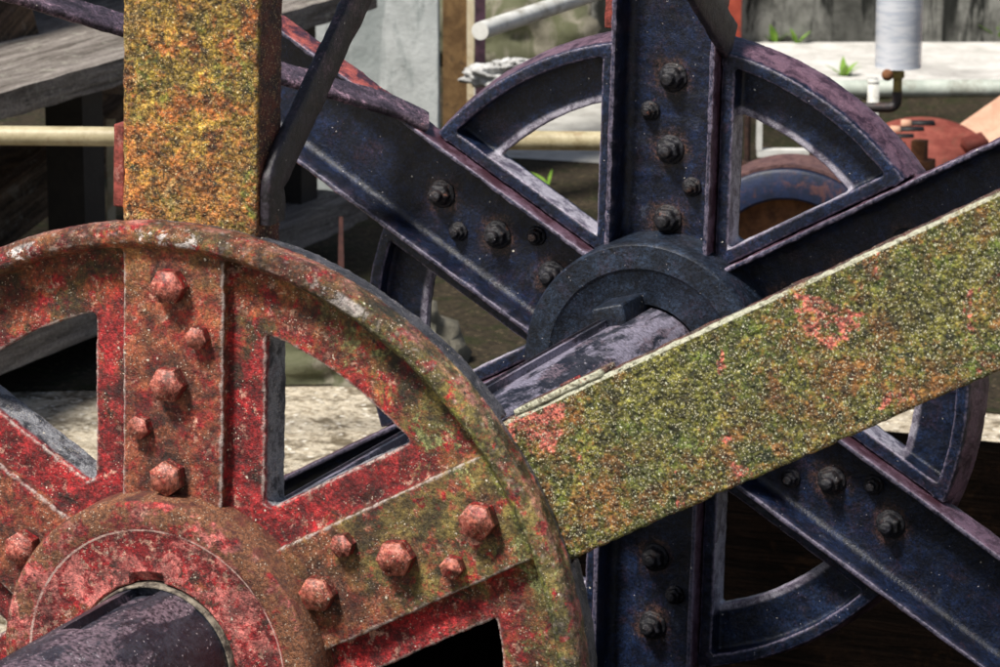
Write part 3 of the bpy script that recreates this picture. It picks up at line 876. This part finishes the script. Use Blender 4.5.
# ------------------------------------------------------------------ machinery at the right
M_RUSTRED = m_plain('brick red rusty casting', (.14, .026, .017), (.23, .058, .040), .75, 26, .35, (.13, .05, .03), .6, .003)
M_RUSTBRN = m_plain('brown rust', (.10, .040, .018), (.20, .085, .035), .8, 26, .3, (.05, .025, .015), .6, .003)
M_BLUEP = m_plain('dark blue chipped paint', (.003, .007, .022), (.006, .016, .055), .5, 22, .45, (.09, .035, .03), .75, .002)
M_SALMON = m_plain('salmon faded paint', (.48, .26, .17), (.60, .36, .25), .7, 14, .3, (.30, .15, .09), .4)
M_MAUVE = m_plain('dull mauve primer', (.06, .028, .028), (.16, .085, .075), .6, 40, .4, (.05, .03, .04), .5)
M_BLKP2 = m_plain('dark rust rod', (.016, .008, .006), (.05, .022, .014), .7, 40, .4)
# pump cover
c = at(926, 157, 10.6)
axis = (-fw*0.62 + Vector((0, 0, 1))*.80).normalized()
def frame(c, axis):
    z = axis; x = rt.copy(); x = (x - z*x.dot(z)).normalized(); y = z.cross(x)
    return Matrix(((x.x, y.x, z.x, c.x), (x.y, y.y, z.y, c.y), (x.z, y.z, z.z, c.z), (0, 0, 0, 1)))
pump = thing('pump_casing', (c.x, c.y, G), 'round brick red cast iron pump cover with slotted edge and square bolt', 'pump')
bpy.context.view_layer.update()
FM = frame(c, axis) @ Matrix.Diagonal((1.24, 1.14, 1.14, 1))
bm = bmesh.new()
solid_lathe(bm, [(0, -.5), (.15, -.5), (.13, -.07), (.158, -.06), (.164, -.045), (.164, -.012), (.158, -.002), (.142, .004), (.12, .012), (.05, .018), (0, .020)], 72, 'Z')
sub(link('cover', to_mesh(bm, 'cover', 40), M_RUSTRED, None, FM), pump)
for cx, cy in ((-.104, .030), (-.082, .062), (-.056, .090), (-.028, .114)):
    bm = bmesh.new(); box(bm, -.002, .056, -.007, .007, -.02, .004); bevel(bm, .003, 2)
    sub(link('slot', to_mesh(bm, 'slot'), M_BLACKW, None, FM @ T(cx, cy, .015)), pump)
    bm = bmesh.new(); box(bm, -.024, .0, -.009, .009, -.02, .007); bevel(bm, .005, 3)
    sub(link('slot_glint', to_mesh(bm, 'slot_glint'), M_SALMON, None, FM @ T(cx, cy, .013)), pump)  # pale block stands in for the highlight at the slot's end
bm = bmesh.new(); box(bm, -.040, .040, -.036, .036, -.004, .028); bevel(bm, .008, 3); box(bm, -.020, .020, -.020, .020, .02, .085); bevel(bm, .003)
sub(link('bolt', to_mesh(bm, 'bolt'), M_RUSTBRN, None, T(*at(919, 169, 10.42)) ), pump)
bm = bmesh.new(); box(bm, -.028, .028, -.02, .02, -.004, .03); bevel(bm, .006, 3)
sub(link('bolt', to_mesh(bm, 'bolt'), M_RUSTRED, None, FM @ T(.115, .02, .012) @ RZ(25)), pump)
# salmon plate at the far right
bm = bmesh.new(); box(bm, 0, .7, -.012, .012, -.20, .06); bevel(bm, .004); 
a = at(970, 140, 11.1)
o = link('guard_plate', to_mesh(bm, 'guard_plate'), M_SALMON, None, T(a.x, a.y, a.z) @ RZ(22) @ RY(-36) @ RX(-40), smooth=False); tag(o, 'sloping salmon painted plate behind the red pump cover', 'plate')
bm = bmesh.new(); box(bm, .30, .36, -.03, .0, -.9, -.1); 
# blue pulley
c = at(785, 275, 9.6); c.z = max(c.z, G+.12)
pul = thing('pulley', (c.x, c.y, G), 'dark blue pulley drum with a rusty brown disc inside', 'pulley')
bpy.context.view_layer.update()
PM = T(*c) @ RZ(14)
bm = bmesh.new(); lathe(bm, [(.205, .0), (.212, -.006), (.278, -.006), (.286, .0), (.286, .02), (.272, .03), (.272, .26), (.205, .26)], 96, 'Y')
sub(link('rim', to_mesh(bm, 'rim', 40), M_BLUEP, None, PM), pul)
bm = bmesh.new(); solid_lathe(bm, [(0, .02), (.05, .02), (.06, .035), (.19, .045), (.206, .04), (.206, .06), (0, .06)], 72, 'Y')
sub(link('disc', to_mesh(bm, 'disc', 40), M_RUSTBRN, None, PM), pul)
bm = bmesh.new(); box(bm, -.10, .10, .05, .20, G-c.z, -.20); bevel(bm, .006); sub(link('base', to_mesh(bm, 'base'), M_RUSTBRN, None, T(*c)), pul)
# red saddle plate above the pulley
bm = bmesh.new(); lathe(bm, [(.274, .10), (.283, .10), (.283, .27), (.274, .27)], 40, 'Y', radians(60), radians(125))
sub(link('cover_band', to_mesh(bm, 'cover_band', 40), M_MAUVE, None, PM), pul)
# pale angle frame and rusty rod seen through the rear wheel's window
a = at(757, 149, 10.8); b = at(800, 145, 10.8)
bm = bmesh.new(); box(bm, 0, .22, -.02, .02, -.022, .0); box(bm, -.002, .014, -.021, .021, -.001, .16); bevel(bm, .002)
fr = link('angle_frame', to_mesh(bm, 'angle_frame'), M_WHITEP, None, T(*a) @ RZ(22), smooth=False); tag(fr, 'pale painted angle frame standing behind the blue pulley', 'frame')
bpy.context.view_layer.update()
bm = bmesh.new(); box(bm, .10, .13, -.01, .01, G-a.z, -.02); sub(link('leg', to_mesh(bm, 'leg'), M_WHITEP, None, T(*a) @ RZ(22)), fr)
a = at(747, 168, 10.2)
bm = bmesh.new(); tube(bm, [(a.x, a.y, G), (a.x, a.y, a.z), (a.x, a.y, a.z+.15)], .009, 14); solid_lathe(bm, [(0, 0), (.02, 0), (.022, .012), (.02, .04), (0, .042)], 14, 'Z', T(a.x, a.y, a.z-.02))
o = link('rod', to_mesh(bm, 'rod', 40), M_BLKP2); tag(o, 'thin rust red rod with a collar left of the pale frame', 'rod')

# drip oiler on its elbow pipe
c = at(898, 67, 10.2)
oil = thing('drip_oiler', (c.x, c.y, G), 'frosted glass drip oiler on a brass stem above the grey green pipe', 'oiler')
bpy.context.view_layer.update()
t = NT('frosted glass jar'); nn = t.noise(20, 5, .6, .2, co=t.scaled(.6, .6, 3))
t.b.inputs['Transmission Weight'].default_value = 0
t.b.inputs['Alpha'].default_value = .5
M_JAR = t.done(t.mix(t.ramp(nn, .4, .6), (.66, .71, .79), (.86, .88, .92)), .22, .5)
M_OILDK = m_plain('dark blue grey oil', (.008, .013, .028), (.02, .03, .055), .4, 10)
M_BRASS = m_plain('tarnished brass', (.16, .12, .03), (.30, .23, .06), .45, 40, .5, (.05, .04, .02), .6)
M_BLKP = m_plain('black iron pipe', (.010, .009, .010), (.035, .026, .026), .5, 40, .5, (.09, .03, .02), .5)
ML = T(*c)
bm = bmesh.new(); lathe(bm, [(.059, .004), (.066, .0), (.0665, .30), (.059, .30)], 64, 'Z'); solid_lathe(bm, [(0, .0), (.064, .0), (.064, .006), (0, .006)], 64, 'Z')
sub(link('jar', to_mesh(bm, 'jar', 40), M_JAR, None, ML), oil)
bm = bmesh.new(); solid_lathe(bm, [(0, .09), (.056, .075), (.056, .150), (0, .155)], 40, 'Z'); sub(link('float', to_mesh(bm, 'float', 40), M_OILDK, None, ML), oil)
bm = bmesh.new(); solid_lathe(bm, [(0, .30), (.07, .30), (.07, .33), (.03, .36), (0, .36)], 40, 'Z'); sub(link('cap', to_mesh(bm, 'cap', 40), M_BRASS, None, ML), oil)
bm = bmesh.new(); solid_lathe(bm, [(0, .0), (.016, .0), (.016, -.012), (.019, -.014), (.019, -.03), (.013, -.034), (.013, -.078), (0, -.078)], 24, 'Z'); sub(link('stem', to_mesh(bm, 'stem', 30), M_BRASS, None, ML), oil)
bm = bmesh.new(); bmesh.ops.create_uvsphere(bm, u_segments=18, v_segments=12, radius=.017); sub(link('valve_knob', to_mesh(bm, 'valve_knob', 0), M_RUSTBRN, None, T(*at(887.5, 75, 10.15))), oil)
el = at(898, 108, 10.2); el.z = c.z-.105
bm = bmesh.new(); tube(bm, [(c.x, c.y, c.z-.07), (c.x, c.y, c.z-.095)] + [tuple(Vector((c.x, c.y, c.z-.095)) + Vector((0, 0, -.022*sin(k*pi/8))) - rt*(.022*(1-cos(k*pi/8)))) for k in range(1, 5)] + [tuple(Vector((c.x, c.y, c.z-.117)) - rt*.25)], .0145, 16)
tube(bm, [tuple(Vector((c.x, c.y, c.z-.117)) - rt*.235), tuple(Vector((c.x, c.y, 0)) - rt*.235 + Vector((0, 0, G)))], .013, 12)
sub(link('elbow_pipe', to_mesh(bm, 'elbow_pipe', 50), M_BLKP), oil)

# pale rope scrap at the foot of the wall, weeds
M_ROPE = m_plain('bleached rope', (.34, .34, .33), (.56, .56, .55), .9, 60, .2, (.3, .28, .25), .4, .004)
bm = bmesh.new()
for k, (dx, dz, sx, sz) in enumerate(((0, 0, .075, .034), (.10, .018, .085, .030), (.05, .03, .05, .022))):
    vs = bmesh.ops.create_icosphere(bm, subdivisions=4, radius=1)['verts']
    for v in vs:
        n = v.co.normalized(); d = 1 + .55*noise.fractal(n*2.2+Vector((k*3, 1, 0)), 1, 2, 4)
        v.co = rt*(n.x*sx*d+dx) + fw*(n.y*.05*d) + Vector((0, 0, n.z*sz*d+dz))
c = at(492, 77, 10.4)
rp = link('rag', to_mesh(bm, 'rag', 0), M_ROPE, None, T(*c)); tag(rp, 'pale crumpled rag lying beside the purple post', 'rag')
M_STONE = m_concrete('mossy rubble stone', (.12, .11, .08), (.24, .22, .17), (.05, .06, .02), .7)
def rock(name, c, sx, sy, sz, mat, label, cat, seed, group=None):
    bm = bmesh.new(); bmesh.ops.create_icosphere(bm, subdivisions=4, radius=1)
    for v in bm.verts:
        n = v.co.normalized(); d = 1 + .35*noise.fractal(n*1.6+Vector((seed, seed*2, 0)), 1, 2, 4)
        v.co = Vector((n.x*sx*d, n.y*sy*d, n.z*sz*d))
    o = link(name, to_mesh(bm, name, 0), mat, None, T(*c) @ RZ(22)); tag(o, label, cat, group)
v = on(515, 66); rock('rock', (v.x, v.y, G+.14), .34, .20, .19, M_STONE, 'mossy rubble stone under the white pipe', 'rock', 3)
v = on(320, 384); rock('rock', (v.x, v.y+.15, G+.03), .30, .18, .16, M_STONE, 'brown stone at the soil edge seen through the red window', 'rock', 8)
M_LEAF = m_plain('fresh green leaf', (.10, .22, .02), (.22, .36, .05), .5, 30, .4)
def weed(px, py, D, n, h, seed, label, wide=.4):
    r = random.Random(seed); base = at(px, py, D); bm = bmesh.new()
    for i in range(n):
        a = r.uniform(0, 2*pi); lean = r.uniform(.15, wide); L = h*r.uniform(.6, 1.1); w = L*.16
        d = Vector((cos(a)*lean, sin(a)*lean, 1)).normalized(); sd = Vector((-sin(a), cos(a), 0))
        prev = None
        for k in range(5):
            f = k/4; cpt = d*(L*f) + Vector((cos(a), sin(a), -.6))*(L*.35*f*f*lean*2)
            ww = w*sin(pi*min(.97, .12+f*.86))
            q = (bm.verts.new(cpt - sd*ww), bm.verts.new(cpt + Vector((0, 0, -ww*.25))), bm.verts.new(cpt + sd*ww))
            if prev: 
                bm.faces.new((prev[0], prev[1], q[1], q[0])); bm.faces.new((prev[1], prev[2], q[2], q[1]))
            prev = q
    o = link('weed', to_mesh(bm, 'weed', 0), M_LEAF, None, T(*base)); tag(o, label, 'plant')
def weed_on(px, py, *a):
    b = on(px, py); D = (b-CAM).dot(fw); weed(px, py, D, *a)
weed_on(775, 45, 11, .10, 1, 'bright green weed at the foot of the red post', .6)
weed_on(797, 46, 7, .09, 2, 'small green weed against the wall right of the red post', .5)
weed_on(843, 79, 9, .09, 3, 'grassy green tuft on the slab by the grey green pipe', .7)
weed_on(997, 44, 12, .12, 4, 'leafy green weed at the wall near the right edge', .6)
weed_on(548, 186, 2, .075, 12, 'lone leafy sprig seen through the rear wheel window', .9)

# ------------------------------------------------------------------ light
w = bpy.data.worlds.new('World'); S.world = w; w.use_nodes = True
nt = w.node_tree; bg = nt.nodes['Background']; sky = nt.nodes.new('ShaderNodeTexSky'); sky.sky_type = 'NISHITA'; sky.sun_disc = False
toS = (Vector((0, 0, 1))*.80 - rt*.36 - Vector((fw.x, fw.y, 0)).normalized()*.36).normalized()
el = math.asin(toS.z); az = atan2(toS.x, toS.y)
sky.sun_elevation = el; sky.sun_rotation = az
sky.altitude = 100; sky.air_density = 1.0; sky.dust_density = 2.5; sky.ozone_density = 1.0
nt.links.new(sky.outputs[0], bg.inputs[0]); bg.inputs[1].default_value = .065
ld = bpy.data.lights.new('sun', 'SUN'); ld.energy = 4.8; ld.angle = radians(10); ld.color = (1, .95, .88)
lo = bpy.data.objects.new('sun', ld); COL.objects.link(lo); lo.rotation_euler = (-toS).to_track_quat('-Z', 'Y').to_euler()
S.view_settings.view_transform = 'Standard'; S.view_settings.look = 'None'; S.view_settings.gamma = 1
S.view_settings.exposure = .45
S.render.film_transparent = False
S.cycles.max_bounces = 6
